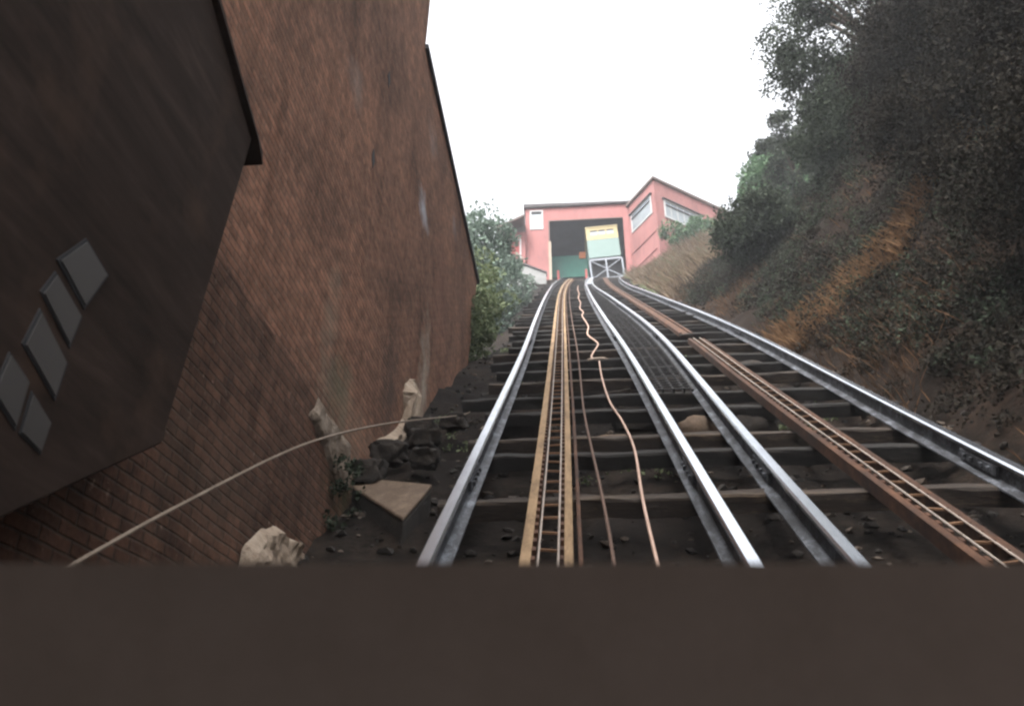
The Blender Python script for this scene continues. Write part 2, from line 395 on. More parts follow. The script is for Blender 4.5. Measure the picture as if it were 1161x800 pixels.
# ------------------------------------------------------------------ sleepers
ORD = ['', 'first', 'second', 'third', 'fourth', 'fifth', 'sixth', 'seventh', 'eighth', 'ninth', 'tenth', 'eleventh', 'twelfth', 'thirteenth', 'fourteenth', 'fifteenth', 'sixteenth', 'seventeenth', 'eighteenth', 'nineteenth', 'twentieth']
TENS = {2: 'twenty', 3: 'thirty', 4: 'forty', 5: 'fifty'}
TENTH = {3: 'thirtieth', 4: 'fortieth', 5: 'fiftieth'}
def ordinal(n):
    if n <= 20: return ORD[n]
    return TENTH[n//10] if n % 10 == 0 else TENS[n//10]+'-'+ORD[n % 10]
def tie_mesh(seed, mat):
    me_v, me_f = [], []
    rnd = random.Random(seed); n = 26; L = 5.35
    prof = [(-.06, -.14), (.06, -.14), (.063, -.015), (.052, 0.), (-.052, 0.), (-.063, -.015)]
    for i in range(n+1):
        x = L*i/n; sag = .012*math.sin(i*.8+seed)
        for (a, h) in prof:
            me_v.append((x, a+rnd.uniform(-.008, .008)+noise.noise((x*1.5, seed, 0))*.02, h+rnd.uniform(-.007, .007)+sag*.5))
    k = len(prof)
    for i in range(n):
        for j in range(k):
            l = (j+1) % k; me_f.append((i*k+j, (i+1)*k+j, (i+1)*k+l, i*k+l))
    me_f.append(tuple(range(k))); me_f.append(tuple(n*k+j for j in range(k))[::-1])
    me = bpy.data.meshes.new('sleeper'); me.from_pydata(me_v, [], me_f); me.update(); me.materials.append(MAT[mat])
    return me
TIES = [tie_mesh(1, 'tie_dark'), tie_mesh(2, 'tie_dark'), tie_mesh(5, 'tie_dark'), tie_mesh(3, 'tie_pale'), tie_mesh(4, 'tie_pale')]
tie_y = [5.9, 7.05, 7.6, 8.72, 9.55]
y = 10.6
while y < 46.4:
    tie_y.append(y); y += .98+random.uniform(-.14, .2)
pale = {1, 3, 6, 9, 14, 18, 25, 31}
src = None
for i, yy in enumerate(tie_y, 1):
    pl = i in pale
    me = TIES[3+i % 2] if pl else TIES[i % 3]
    if src is None: o = src = bpy.data.objects.new('sleeper', me)
    else: o = src.copy(); o.data = me
    COL.objects.link(o)
    x0 = (-1.12 if yy < 9 else -1.42)+random.uniform(-.22, .12)*(.4 if yy < 9 else 1)+(cl(yy)+.1)
    o.location = tp(x0, yy, -.1715-random.uniform(0, .004)); o.rotation_euler = (SLOPE+random.uniform(-.03, .03), random.uniform(-.006, .006), random.uniform(-.012, .012))
    o.scale = (min(1., (cr(yy)+1.35+random.uniform(-.1, .1)-x0)/5.35), 1, 1)
    tag(o, ('pale weathered' if pl else 'dark tarred')+' timber sleeper across both tracks, %s up from the car window ledge' % ordinal(i), 'sleeper', 'timber sleepers under the rails')

# ------------------------------------------------------------------ cable guide troughs
def trough(label, off, y0, y1, big, mats, beamw):
    fx = lambda y: off(y)
    r = thing('cable_trough', label, 'cable guide', tp(fx(0), 0), 'cable guide troughs between the rails')
    def line(dx, h, prof, nm, mt, ya=y0, yb=y1):
        MB().sweep([tp(fx(y)+dx, y, h) for y in ys_path(ya, yb, .35)], prof).build(nm, mt, r)
    bw = beamw
    B = lambda w, h: [(-w/2, 0), (w/2, 0), (w/2, h), (-w/2, h)]
    line(-.115-bw/2, -.165, B(bw, .10), 'side_beam', mats[0])
    line(.095, -.165, B(.05, .09), 'side_beam', mats[1])
    C8 = [(.0065*math.cos(a), .0065*math.sin(a)) for a in np.arange(8)*math.pi/4]
    line(-.073, -.06, C8, 'guide_rod', 'rod'); line(.038, -.06, C8, 'guide_rod', 'rod')
    line(.16, -.165, [(-.014, 0), (.014, 0), (.014, .05), (-.008, .05), (-.008, .006), (-.014, .006)], 'angle_iron', 'rust')
    rest = MB(); y = y0+.1; k = 0; st = .3*math.cos(SLOPE)
    while y < y1-.1:
        yy = y+random.uniform(-.02, .02)
        m = MB() if k < 90 else rest
        wob = random.uniform(-.015, .015)
        m.bar(tp(fx(yy)-.075, yy-wob, -.071), tp(fx(yy)+.04, yy+wob, -.071), .014, .012, UPS)
        if k < 90: m.build('rung', 'rung', r)
        y += st; k += 1
    if rest.v:
        o = rest.build('distant_rungs', 'rung', r); o['kind'] = 'stuff'
    tooth = MB(); y = y0
    while y < min(y1, 30):
        for dx, w in ((-.103, .024), (.057, .022)):
            tooth.obox(tp(fx(y)+dx, y, -.08), Vector((w/2, 0, 0)), ALS*.03, UPS*.018)
        y += st*.5
    o = tooth.build('bracket_row', 'rust', r); o['kind'] = 'stuff'
    return r
lt = interp([(-6, -.27), (4.5, -.27), (14, -.37), (22, -.47), (31, -.53), (38, -.46), (46.8, -.15)])
rt_ = interp([(-6, 2.08), (4.8, 2.08), (10, 2.1), (14, 2.14), (17, 2.12), (25, 1.98), (36, 1.83), (40, 1.85), (46.8, 2.02)])
trough('ochre ladder-like cable guide in the left track', lt, -3, 46.4, 1, ('ochre', 'ochre'), .06)
trough('rust orange ladder-like cable guide in the right track', rt_, -3, 13.9, 1, ('rust', 'rust'), .055)
# upper part of the right guide: covered with boards
def cover():
    r = thing('cable_trough', 'boarded-over upper half of the right track cable guide', 'cable guide', tp(rt_(15), 15), 'cable guide troughs between the rails')
    for dx, w, h, mt in ((-.14, .06, .03, 'rust'), (-.03, .12, .0, 'rust'), (.085, .05, .02, 'rust')):
        MB().sweep([tp(rt_(y)+dx, y, -.165) for y in ys_path(15.0, 46.4, .5)], [(-w/2, 0), (w/2, 0), (w/2, .05+h), (-w/2, .05+h)]).build('cover_board', mt, r)
cover()
m = MB(); m.bar(tp(1.9, 14.45, -.07), tp(2.5, 14.6, -.065), .12, .03, ALS)
tag(m.build('plank', 'tie_dark', None, .008, tp(2.1, 14.6)), 'dark plank lying across the right cable guide where its boards begin', 'plank')

# grating between the inner rails
m = MB()
yy = 0.
g = thing('grating', 'grey iron grating between the two inner rails', 'grating', tp(1, 10), None)
for xo in (.12, .32, .52, .72, .88):
    MB().sweep([tp(cl(y)+GL/2+(cr(y)-GR/2-cl(y)-GL/2)*xo, y, -.163) for y in ys_path(9.5, 46.5, .5)], [(-.012, 0), (.012, 0), (.012, .04), (-.012, .04)]).build('bar', 'grate', g)
m = MB(); y = 9.5
while y < 46.4:
    a = cl(y)+GL/2+.1; b = cr(y)-GR/2-.1
    m.bar(tp(a, y, -.114), tp(b, y+random.uniform(-.03, .03), -.114), .025, .012, ALS); y += .16
o = m.build('cross_wires', 'grate', g); o['kind'] = 'stuff'
m = MB(); m.sweep([tp((cl(y)+GL/2+cr(y)-GR/2)/2, y, -.10) for y in ys_path(38, 46.6, .5)], [(-.17, 0), (.17, 0), (.17, .025), (-.17, .025)])
tag(m.build('walk_board', 'lattice', None, 0, tp(.9, 40)), 'grey walking board between the inner rails near the station', 'board')

# ropes and hoses
def smooth_path(pts, n=8):
    P = [Vector(p) for p in pts]; out = []
    for i in range(len(P)-1):
        a, b, c, d = P[max(i-1, 0)], P[i], P[i+1], P[min(i+2, len(P)-1)]
        for k in range(n):
            t = k/n
            out.append(.5*((2*b)+(c-a)*t+(2*a-5*b+4*c-d)*t*t+(3*b-a-3*c+d)*t**3))
    return out+[P[-1]]
m = MB(); m.tube([tp(cl(y)+.16-.1*sm(4.5, 9, y)-.02*sm(20, 40, y), y, -.09) for y in ys_path(-3, 46.8, .5)], .0115, 8)
tag(m.build('haul_rope', 'rope', None, 0, tp(.07, 0)), 'thin dark brown haulage rope running straight up the left track', 'rope')
hp = [(.25, 1.5), (.29, 3.2), (.31, 4.39), (.335, 5.72), (.39, 7.04), (.36, 8.05), (.28, 9.1), (.26, 10.72), (.28, 12.15)]
m = MB(); m.tube(smooth_path([tp(x, y, -.15) for x, y in hp]), .0115, 8)
tag(m.build('hose', 'hose', None, 0, tp(.3, 5)), 'salmon pink hose snaking down the left track towards the car', 'hose')
hp = [(.24, 12.32), (.17, 12.6), (.21, 13.1), (.32, 14.0), (.33, 14.5), (.2, 15.6), (.18, 16.2), (.23, 17.4), (.2, 18.6), (.13, 20.4), (.18, 21.6), (.10, 23), (.15, 25.5), (.10, 28), (.16, 31), (.13, 34), (.18, 38)]
m = MB(); m.tube(smooth_path([tp(x, y, -.15) for x, y in hp], 10), .015, 8)
tag(m.build('hose', 'hose', None, 0, tp(.2, 15)), 'pale crinkled hose above the bleached stick, wriggling up towards the station', 'hose')
m = MB(); m.tube([tp(.12, 12.2, -.13), tp(.24, 12.27, -.125), tp(.36, 12.22, -.12)], .022, 8, .016)
tag(m.build('stick', 'stick', None, 0, tp(.2, 12.2)), 'short bleached stick lying across the end of the pale hose', 'stick')
m = MB(); m.tube(smooth_path([(-1.62, 1.6, 2.05), (-1.6, 2.4, 2.57), (-1.6, 2.97, 2.93), (-1.6, 4.09, 3.6), (-1.58, 5.1, 4.13), (-1.55, 6.5, 4.8), (-1.45, 9.2, 6.05), (-1.42, 10.2, 6.6)]), .0075, 8)
tag(m.build('slack_cable', 'cable', None, 0, (-1.6, 4, 3.5)), 'slack pale cable sagging along the foot of the brick wall', 'cable')
m = MB(); m.bar(tp(.02, 9.9, -.3), tp(.62, 10.35, -.3), .09, .02, UPS)
tag(m.build('loose_board', 'tie_pale', None, 0, tp(.3, 10)), 'narrow loose board lying aslant between sleepers beside the hose', 'board')

# stone footings under the sleepers
blocks = [(-.75, 8.1), (-.7, 9.1), (-.45, 11.2), (.25, 8.15), (.6, 9.2), (.1, 11.1), (1.25, 8.9), (1.8, 9.0), (-.6, 13.2), (.3, 13.6), (2.6, 12.6), (2.75, 17.5), (2.45, 14.9), (-.7, 17.0)]
def rock(name, mat, c, sx, sy, sz, seed, rough=.25, sub=3, cut=None, rot=0.):
    import bmesh
    bm = bmesh.new(); bmesh.ops.create_icosphere(bm, subdivisions=sub, radius=1.)
    for v in bm.verts:
        d = v.co.normalized()
        # squarish lump
        p = Vector([math.copysign(abs(t)**.62, t) for t in d])
        k = 1+noise.noise(d*1.7+Vector((seed*3.1, seed, 0)))*rough*1.4+noise.noise(d*4.5+Vector((seed, 0, 7)))*rough*.55+noise.noise(d*11+Vector((seed, 5, 7)))*rough*.22+noise.noise(d*23+Vector((3, seed, 7)))*rough*.1
        v.co = Vector((p.x*sx, p.y*sy, p.z*sz))*k
    me = bpy.data.meshes.new(name); bm.to_mesh(me); bm.free(); me.materials.append(MAT[mat]); me.polygons.foreach_set('use_smooth', [True]*len(me.polygons))
    o = bpy.data.objects.new(name, me); COL.objects.link(o); o.location = c; o.rotation_euler = (SLOPE*.4, 0, rot)
    return o
sides = {8.1: 'left of the ochre guide, below the fourth sleeper', }
for i, (x, yy) in enumerate(blocks):
    z = ground(x, yy)
    o = rock('footing_stone', 'rock' if i % 3 else 'slab', (x, yy, z+.1), .24+.06*(i % 3), .17, .15, i+20, .14, 3, rot=random.uniform(-.2, .2))
    k = sum(1 for t in tie_y if t < yy)
    where = 'left of the ochre guide' if x < -.3 else ('between ochre guide and bright rail' if x < .8 else ('between the inner rails' if x < 1.4 else 'beside the rusty guide'))
    tag(o, '%s footing stone %s, just uphill of the %s sleeper' % ('brown' if i % 3 == 0 else 'dark', where, ordinal(k)), 'stone', 'footing stones between the sleepers')

# ------------------------------------------------------------------ brick wall
XW = -2.2
bw = thing('brick_wall', 'tall weathered red brick wall rising beside the left track', 'wall', (XW, 9, 5.0))
def jag(a, b, n, amp, seed):
    out = []
    for i in range(n):
        t = i/n; out.append((a[0]+(b[0]-a[0])*t+noise.noise((i*.7, seed, 0))*amp, a[1]+(b[1]-a[1])*t+noise.noise((i*.9, seed, 5))*amp))
    return out
out = [(-12, -10), (13.9, 7.2)] + jag((14.1, 7.9), (15.8, 12.18), 14, .07, 1) + [(15.86, 12.2), (9.21, 12.18)] + jag((9.23, 12.25), (9.75, 17.), 8, .02, 4) + [(9.8, 17.2), (-12, 17.2)]
MB().prism([(XW, y, z) for y, z in out], (-.55, 0, 0)).build('masonry', 'brick', bw)
MB().prism([(XW+.05, 9.215, 12.183), (XW+.05, 15.95, 12.203), (XW+.05, 15.95, 12.30), (XW+.05, 9.215, 12.28)], (-.65, 0, 0)).build('coping', 'coping', bw, .01)
pp = [(-12, -10), (6.9, 3.7), (7.15, 4.55), (6.0, 4.66), (5.1, 4.72), (4.2, 4.7), (3, 4.74), (-12, 4.74)]
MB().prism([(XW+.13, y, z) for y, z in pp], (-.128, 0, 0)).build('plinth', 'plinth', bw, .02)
m = MB()
for k in range(14):
    ya = 4.75+k*.17; yb = ya+.16+.0*k; zz = 4.70-.13*k/14+noise.noise((k*.8, 1, 2))*.05; wd = .07+.06*noise.noise((k*1.3, 4, 2)); hh = .1+.06*noise.noise((k*.9, 8, 1))
    m.quad_box([(XW+.003, ya, zz-.03), (XW+wd, ya, zz-.04), (XW+wd+.02, yb, zz-.05), (XW+.003, yb, zz-.04), (XW+.003, ya, zz+hh), (XW+wd*.7, ya, zz+.03), (XW+wd*.8, yb, zz+.02), (XW+.003, yb, zz+hh-.02)])
m.build('plinth_ledge', 'mortar', bw, .01)
for (y, z) in ((7.39, 9.67), (7.06, 8.16)):
    MB().prism([(XW+.004, y-.07, z), (XW+.004, y+.005, z-.13), (XW+.004, y+.06, z), (XW+.004, y-.005, z+.14)], (-.02, 0, 0)).build('putlog_hole_shade', 'black', bw)  # flat dark diamonds: the shade inside the holes is only colour

# concrete and rubble along the wall foot
def pale_lump(label, mat, c, s, seed, rough=.3, name='reflection_lump', rot=0., cat='concrete'):
    return tag(rock(name, mat, c, *s, seed, rough, 4, rot=rot), label, cat)
def plate(poly, x0, depth, seed, rag=.03):
    # a broken patch of masonry standing proud of the wall: ragged outline, uneven face
    import bmesh
    n = len(poly); pts = []
    for i in range(n):
        a, b = poly[i], poly[(i+1) % n]
        for k in range(5):
            t = k/5; q = Vector((a[0]+(b[0]-a[0])*t, a[1]+(b[1]-a[1])*t))
            pts.append((q.x+noise.noise((q.x*6, q.y*6, seed))*rag*2, q.y+noise.noise((q.x*6, q.y*6, seed+9))*rag*2))
    bm = bmesh.new()
    vs = [bm.verts.new((x0, y, z)) for y, z in pts]
    f = bm.faces.new(vs)
    if f.normal.x < 0: bm.normal_update()
    rim = list(bm.edges)
    bmesh.ops.triangulate(bm, faces=bm.faces[:])
    for _ in range(3):
        bmesh.ops.subdivide_edges(bm, edges=bm.edges[:], cuts=1, use_grid_fill=True)
        bmesh.ops.triangulate(bm, faces=bm.faces[:])
    P2 = [Vector(p) for p in pts]
    for v in bm.verts:
        q = Vector((v.co.y, v.co.z))
        d = min((q-p).length for p in P2)
        if v.is_boundary: k = 0.
        else: k = min(1., d/(.05+.03*noise.noise((q.x*9, q.y*9, seed))))
        h = depth*(.55+.6*noise.noise((q.x*2.2, q.y*2.2, seed+3))+.35*noise.noise((q.x*7, q.y*7, seed))+.2*noise.noise((q.x*18, q.y*18, seed)))
        v.co.x = x0+max(h, .012)*k
    bm.normal_update()
    me = bpy.data.meshes.new('plate'); bm.to_mesh(me); bm.free()
    return me
def broken(name, label, cat, mat, poly, x0, depth, seed):
    me = plate(poly, x0, depth, seed); me.materials.append(MAT[mat])
    o = bpy.data.objects.new(name, me); COL.objects.link(o)
    return tag(o, label, cat)
broken('pale_stone', 'pale buff stone at the wall foot nearest the window ledge', 'stone', 'concrete', [(4.72, 3.1), (4.75, 3.27), (4.97, 3.45), (5.24, 3.55), (5.61, 3.47), (5.5, 3.2), (5.12, 3.1)], XW+.14, .16, 3)
broken('broken_plaster', 'broad pale broken plaster where the wall foot flares out', 'plaster', 'concrete', [(9.6, 6.75), (9.9, 6.75), (10.8, 6.4), (11.7, 6.2), (10.3, 5.6), (8.98, 5.25), (8.0, 5.05), (8.19, 5.34), (8.99, 5.8), (9.37, 6.15), (9.2, 6.4)], XW-.004, .15, 5)
broken('broken_plaster', 'brownish broken masonry patch above the dark block', 'plaster', 'mortar', [(5.6, 4.5), (5.81, 4.70), (6.66, 4.69), (6.9, 4.5), (6.62, 4.2), (6.3, 4.3), (5.94, 4.42)], XW+.128, .07, 8)
pale_lump('pale lump added for a glass reflection under the left rail by the ledge', 'concrete', tp(-.78, 4.75, -.42), (.2, .24, .13), 9, .22)  # pale lump added in place of a reflection in the window glass
SLAB = [(-2.1, 6.84), (-1.93, 6.95), (-1.33, 6.57), (-1.40, 5.84)]
sl = thing('stone_block', 'large block with shade-coloured dark sides and a tilted brown top between the plinth and the left rail', 'stone', tp(-1.4, 5.6, -.5))
MB().prism([tuple(tp(x, y, -.3)+Vector((0, 0, .1*(x+1.4)))) for x, y in SLAB], (0, 0, .035)).build('top', 'slab', sl, .012)
MB().prism([tuple(tp(x*.985-.02, y, -.3)+Vector((0, 0, .1*(x+1.4)-.002))) for x, y in SLAB], (0, 0, -.6)).build('body', 'rock', sl, .02)  # darker material puts the shade of the block's sides into colour
dk = [(-1.95, 7.7, .15), (-1.7, 8.2, .14), (-1.55, 7.5, .12), (-1.85, 8.7, .14), (-1.5, 8.9, .12), (-2.0, 7.1, .15)]
lab = ['dark boulder below the large concrete mass', 'dark round stone between boulder and left rail', 'smaller dark stone right at the slab edge', 'dark boulder tucked behind the concrete mass', 'small dark stone close under the left rail', 'dark angular stone beside the plinth end']
for i, ((x, yy, s), lb) in enumerate(zip(dk, lab)):
    o = rock('dark_rubble', 'rock', (x, yy, tz(yy)-.42+.1), s*1.15, s, s*.8, 40+i, .3, 4); tag(o, lb, 'stone', 'dark stones along the wall foot')

# ------------------------------------------------------------------ overhanging boarded building, modelled for a dark area of unclear cause
sh = thing('timber_building', 'dark timber upper storey jutting from the brick wall', 'building', (-1.75, 0, 3))
XS = -1.75
pl_ = [(3.05, 3.22), (3.33, 5.05), (2.6, 5.36), (-8, 9.2), (-8, -4.4)]
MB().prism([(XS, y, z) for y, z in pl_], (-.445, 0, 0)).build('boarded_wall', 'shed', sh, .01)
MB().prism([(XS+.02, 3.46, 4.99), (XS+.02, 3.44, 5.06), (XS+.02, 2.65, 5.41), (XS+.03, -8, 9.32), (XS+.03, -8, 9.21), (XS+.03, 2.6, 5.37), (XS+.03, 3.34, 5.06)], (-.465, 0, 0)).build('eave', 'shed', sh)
def pane_quad(pts, dx=.012):
    return [(XS+dx, y, z) for y, z in pts]
wf = [[(2.16, 3.50), (2.27, 3.66), (2.44, 3.62), (2.36, 3.43)], [(2.13, 3.36), (2.17, 3.46), (2.36, 3.40), (2.34, 3.27)], [(2.12, 3.17), (2.15, 3.31), (2.35, 3.22), (2.34, 3.08)], [(2.06, 2.98), (2.08, 3.12), (2.2, 3.08), (2.2, 2.92)], [(2.22, 2.92), (2.22, 3.06), (2.35, 3.01), (2.34, 2.9)]]
for q in wf:
    w = MB().prism(pane_quad(q, .004), (-.02, 0, 0)).build('window', 'black', sh)
    cy = sum(p[0] for p in q)/4; cz = sum(p[1] for p in q)/4
    MB().prism(pane_quad([(cy+(y-cy)*.88, cz+(z-cz)*.88) for y, z in q], .009), (-.004, 0, 0)).build('pane', 'shedpane', sh).parent = w
    w.children[0].matrix_parent_inverse = Matrix()

# ------------------------------------------------------------------ station
st = thing('station_building', 'pink clapboard upper station with a wide dark track opening', 'building', (1, YTOP, 32.4))
y0, y1 = YTOP, YTOP+6.5
FZ = 32.45
m = MB()
m.box(-3.12, -1.58, y0, y0+.2, 30.6, 38.12)                       # left pier
m.box(-1.58, 3.44, y0, y0+.2, 37.06, 38.12)                       # lintel
m.box(3.44, 3.9, y0+.012, y0+.2, 31.5, 38.12)
m.box(-3.12, -2.92, y0+.2, y1, 31.2, 38.12); m.box(3.7, 3.9, y0+.2, y1, 32., 38.12)
m.build('wall', 'pink', st)
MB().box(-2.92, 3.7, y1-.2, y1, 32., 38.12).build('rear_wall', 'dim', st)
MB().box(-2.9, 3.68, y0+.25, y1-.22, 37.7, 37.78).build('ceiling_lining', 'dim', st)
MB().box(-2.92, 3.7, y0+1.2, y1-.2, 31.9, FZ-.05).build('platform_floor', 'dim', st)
MB().quad_box([(-3.24, y0-.18, 38.123), (3.95, y0-.18, 38.123), (3.95, y1+.2, 38.123), (-3.24, y1+.2, 38.123), (-3.24, y0-.18, 38.40), (3.95, y0-.18, 38.26), (3.95, y1+.2, 38.26), (-3.24, y1+.2, 38.40)]).build('roof', 'fascia', st)
w = MB(); a, b, c, d = -2.82, -1.93, 36.35, 37.92
w.box(a, a+.09, y0-.05, y0-.002, c, d); w.box(b-.09, b, y0-.05, y0-.002, c, d); w.box(a+.09, b-.09, y0-.05, y0-.002, d-.09, d); w.box(a+.09, b-.09, y0-.05, y0-.002, c, c+.09)
wi = w.build('window', 'white', st)
pn = MB().box(a+.092, b-.092, y0-.03, y0-.004, c+.092, d-.35).build('pane', 'pane', st); pn.parent = wi
pn2 = MB().box(a+.092, b-.092, y0-.022, y0-.004, d-.345, d-.092).build('dark_top_light', 'black', st); pn2.parent = wi
MB().box(-1.6, -1.42, y0-.06, y0+.1, 31.4, 35.3).build('door_post', 'jamb', st)
MB().box(-1.577, -1.5, y0+.01, y0+.1, 35.3, 37.06).build('opening_trim', 'edge', st)
MB().box(-1.5, 3.43, y0+.005, y0+.1, 36.99, 37.057).build('opening_trim', 'edge', st)
MB().box(-1.5, 1.0, y0+1.8, y0+1.9, 33.6, 35.35).build('barrier', 'green', st)
MB().box(.42, .86, y0+1.72, y0+1.79, 35.05, 35.55).build('signal_box', 'orange', st)
for x in (-1.02, .82): MB().box(x-.07, x+.07, y0+.45, y0+.59, 31.9, 33.3).build('red_post', 'redpost', st)
MB().box(-1.4, 3.6, y0+1.0, y0+1.15, 31., FZ-.0).build('platform_edge', 'black', st)

# angled wing on the right
A = Vector((3.8, 46.95, 0)); Cc = Vector((5.35, 44.2, 0)); B = Vector((10.85, 48.45, 0)); D = A+(B-Cc)
wg = thing('waiting_hall', 'pink angled wing with large windows jutting beside the track opening', 'building', (5.35, 44.2, 31))
def wallseg(m, p, q, z0, z1p, z1q, th):
    t = (q-p).normalized(); n = Vector((t.y, -t.x, 0))*-th
    m.quad_box([p+Vector((0, 0, z0)), q+Vector((0, 0, z0)), q+n+Vector((0, 0, z0)), p+n+Vector((0, 0, z0)), p+Vector((0, 0, z1p)), q+Vector((0, 0, z1q)), q+n+Vector((0, 0, z1q)), p+n+Vector((0, 0, z1p))])
ZT = 37.78
m = MB(); m.prism([tuple(p)[:2]+(30.2,) for p in (Cc, B, D, A)], (0, 0, ZT-30.2)); m.build('wall', 'pinklight', wg)
t2 = (B-Cc).normalized(); t1 = (A-Cc).normalized(); n1 = Vector((-abs(t1.y), -abs(t1.x), 0)); n1 = Vector((t1.y, -t1.x, 0)); n1 = n1 if n1.x < 0 else -n1
n2 = Vector((t2.y, -t2.x, 0)); n2 = n2 if n2.y < 0 else -n2
e = .14
roofp = [Cc-t1*e-t2*e, B+t2*e-t1*e, D+t2*e+t1*e, A+t1*e*.2-t2*e]
m = MB(); m.prism([(p.x, p.y, ZT+.003) for p in roofp], (0, 0, .17)); m.build('roof', 'edge', wg)
def wing_window(P, t, n, u0, u1, z0, z1, nm, mull):
    def pt(u, z, d): return P+t*u+n*d+Vector((0, 0, z))
    f = MB(); w = .1
    def bb(ua, ub, za, zb, d0, d1): f.quad_box([pt(ua, za, d0), pt(ub, za, d0), pt(ub, za, d1), pt(ua, za, d1), pt(ua, zb, d0), pt(ub, zb, d0), pt(ub, zb, d1), pt(ua, zb, d1)])
    bb(u0, u0+w, z0, z1, .003, .06); bb(u1-w, u1, z0, z1, .003, .06); bb(u0+w, u1-w, z0, z0+w, .003, .06); bb(u0+w, u1-w, z1-w, z1, .003, .06)
    for k in range(1, mull): 
        uc = u0+(u1-u0)*k/mull; bb(uc-.025, uc+.025, z0+w, z1-w, .003, .05)
    wi = f.build('window', 'white', wg)
    g = MB(); f = g; bb(u0+w, u1-w, z0+w, z1-.42, .004, .03)
    p = g.build('pane', 'paneblind', wg); p.parent = wi
    g = MB(); f = g; bb(u0+w, u1-w, z1-.42, z1-.36, .004, .09); bb(u0-.12, u1+.12, z1+.002, z1+.07, .003, .16)
    p = g.build('window_rail', 'fascia', wg); p.parent = wi
    g = MB(); f = g; bb(u0+w, u1-w, z1-.358, z1-w, .004, .03)
    p = g.build('pane', 'pane', wg); p.parent = wi
wing_window(Cc, t2, n2, .72, 4.1, 35.1, 36.5, 'window', 6)
wing_window(Cc, t1, n1, .4, 2.8, 35.4, 36.85, 'window', 1)
m = MB()
for z in (33.9, 32.6):
    m.bar(Cc+t1*.25+n1*.03+Vector((0, 0, z)), A-t1*.1+n1*.03+Vector((0, 0, z-.05)), .05, .05, (0, 0, 1))
m.build('wall_pipe', 'pink', wg)

# annex with overhanging eave on the left
an = thing('side_annex', 'small pink annex with a deep overhanging brown roof, left of the station', 'building', (-4, 46.6, 33))
MB().box(-4.35, -3.125, 46.7, 51, 31.5, 36.0).build('wall', 'pink', an)
MB().quad_box([(-5.05, 45.6, 35.55), (-3.126, 45.6, 36.5), (-3.126, 52, 36.9), (-5.05, 52, 35.8), (-5.05, 45.6, 35.68), (-3.126, 45.6, 36.66), (-3.126, 52, 37.06), (-5.05, 52, 35.95)]).build('roof', 'edge', an)
m = MB(); m.prism([(-4.35, 46.69, 36.0), (-3.13, 46.69, 36.0), (-3.13, 46.69, 36.6)], (0, .2, 0)); m.build('gable_board', 'edge', an)
f = MB(); f.box(-4.2, -4.1, 46.62, 46.698, 33.4, 35.4); f.box(-3.5, -3.4, 46.62, 46.698, 33.4, 35.4); f.box(-4.1, -3.5, 46.62, 46.698, 35.3, 35.4)
d = f.build('door_frame', 'white', an)
p = MB().box(-4.1, -3.5, 46.66, 46.697, 33.4, 35.3).build('door', 'redpost', an)
# retaining wall
rw = thing('retaining_wall', 'low grey rendered wall with sloping dark coping left of the track', 'wall', (-3, 45.5, 30))
pf = [(-5.6, 28), (-1.75, 28.6), (-1.75, 31.9), (-4.4, 33.2), (-5.6, 33.4)]
MB().prism([(x, 45.6, z) for x, z in pf], (0, .35, 0)).build('rendered_face', 'retain', rw)
MB().prism([(-1.7, 45.52, 31.9), (-1.7, 45.52, 32.0), (-4.4, 45.52, 33.32), (-5.6, 45.52, 33.52), (-5.6, 45.52, 33.403), (-4.4, 45.52, 33.203)], (0, .5, 0)).build('coping', 'fascia', rw)

# ------------------------------------------------------------------ car waiting in the station
car = thing('funicular_car', 'pale green and yellow funicular car waiting in the station opening', 'funicular car', (2.15, 47.5, 33))
def cb(m, x0, x1, y0, y1, z0, z1): m.box(x0, x1, y0, y1, z0, z1)
W = 1.06
cx_, yf = 2.18, 47.3
def cbox(x0, x1, ya, yb, z0, z1): return MB().box(cx_+x0, cx_+x1, yf+ya, yf+yb, z0, z1)
cbox(-W, W, 0, 3.2, 34.10, 35.55).build('body', 'cabin', car, .02)
m = MB()
zA, zB = 35.553, 36.5
ws = [(-.78, -.30), (-.22, .22), (.32, .80)]
wz0, wz1 = 35.92, 36.30
m.box(cx_-W, cx_+W, yf, yf+.08, zA, wz0); m.box(cx_-W, cx_+W, yf, yf+.08, wz1, zB)
ed = [-W]+[v for q in ws for v in q]+[W]
for k in range(0, len(ed), 2): m.box(cx_+ed[k], cx_+ed[k+1], yf, yf+.08, wz0, wz1)
m.box(cx_-W, cx_-W+.06, yf+.08, yf+3.2, zA, zB); m.box(cx_+W-.06, cx_+W, yf+.08, yf+3.2, zA, zB); m.box(cx_-W+.06, cx_+W-.06, yf+3.1, yf+3.2, zA, zB)
m.build('window_band', 'yellow', car)
for a, b in ws:
    w = cbox(a+.002, b-.002, .03, .05, wz0+.002, wz1-.1).build('window', 'paneblind', car)
    p = cbox(a+.002, b-.002, .028, .05, wz1-.098, wz1-.002).build('blind', 'black', car); p.parent = w
cbox(-W-.04, W+.04, -.04, 3.25, zB+.002, zB+.09).build('roof', 'yellow', car)
cbox(-W+.02, W-.02, .06, 3.1, 33.98, 34.098).build('underframe', 'black', car)
zt, zb = 33.92, 32.42
L_, Rr = cx_-W+.02, cx_+W+.02
fy = yf+.02
MB().bar((L_, fy, zt), (Rr, fy, zt), .13, .1, (0, 0, 1)).build('frame_bar', 'lattice', car)
MB().bar((L_, fy, zb), (Rr, fy, zb), .12, .1, (0, 0, 1)).build('frame_bar', 'lattice', car)
for x in (L_, cx_+.02, Rr): MB().bar((x, fy+.003, zb+.06), (x, fy+.003, zt-.066), .1, .09, (1, 0, 0)).build('frame_post', 'lattice', car)
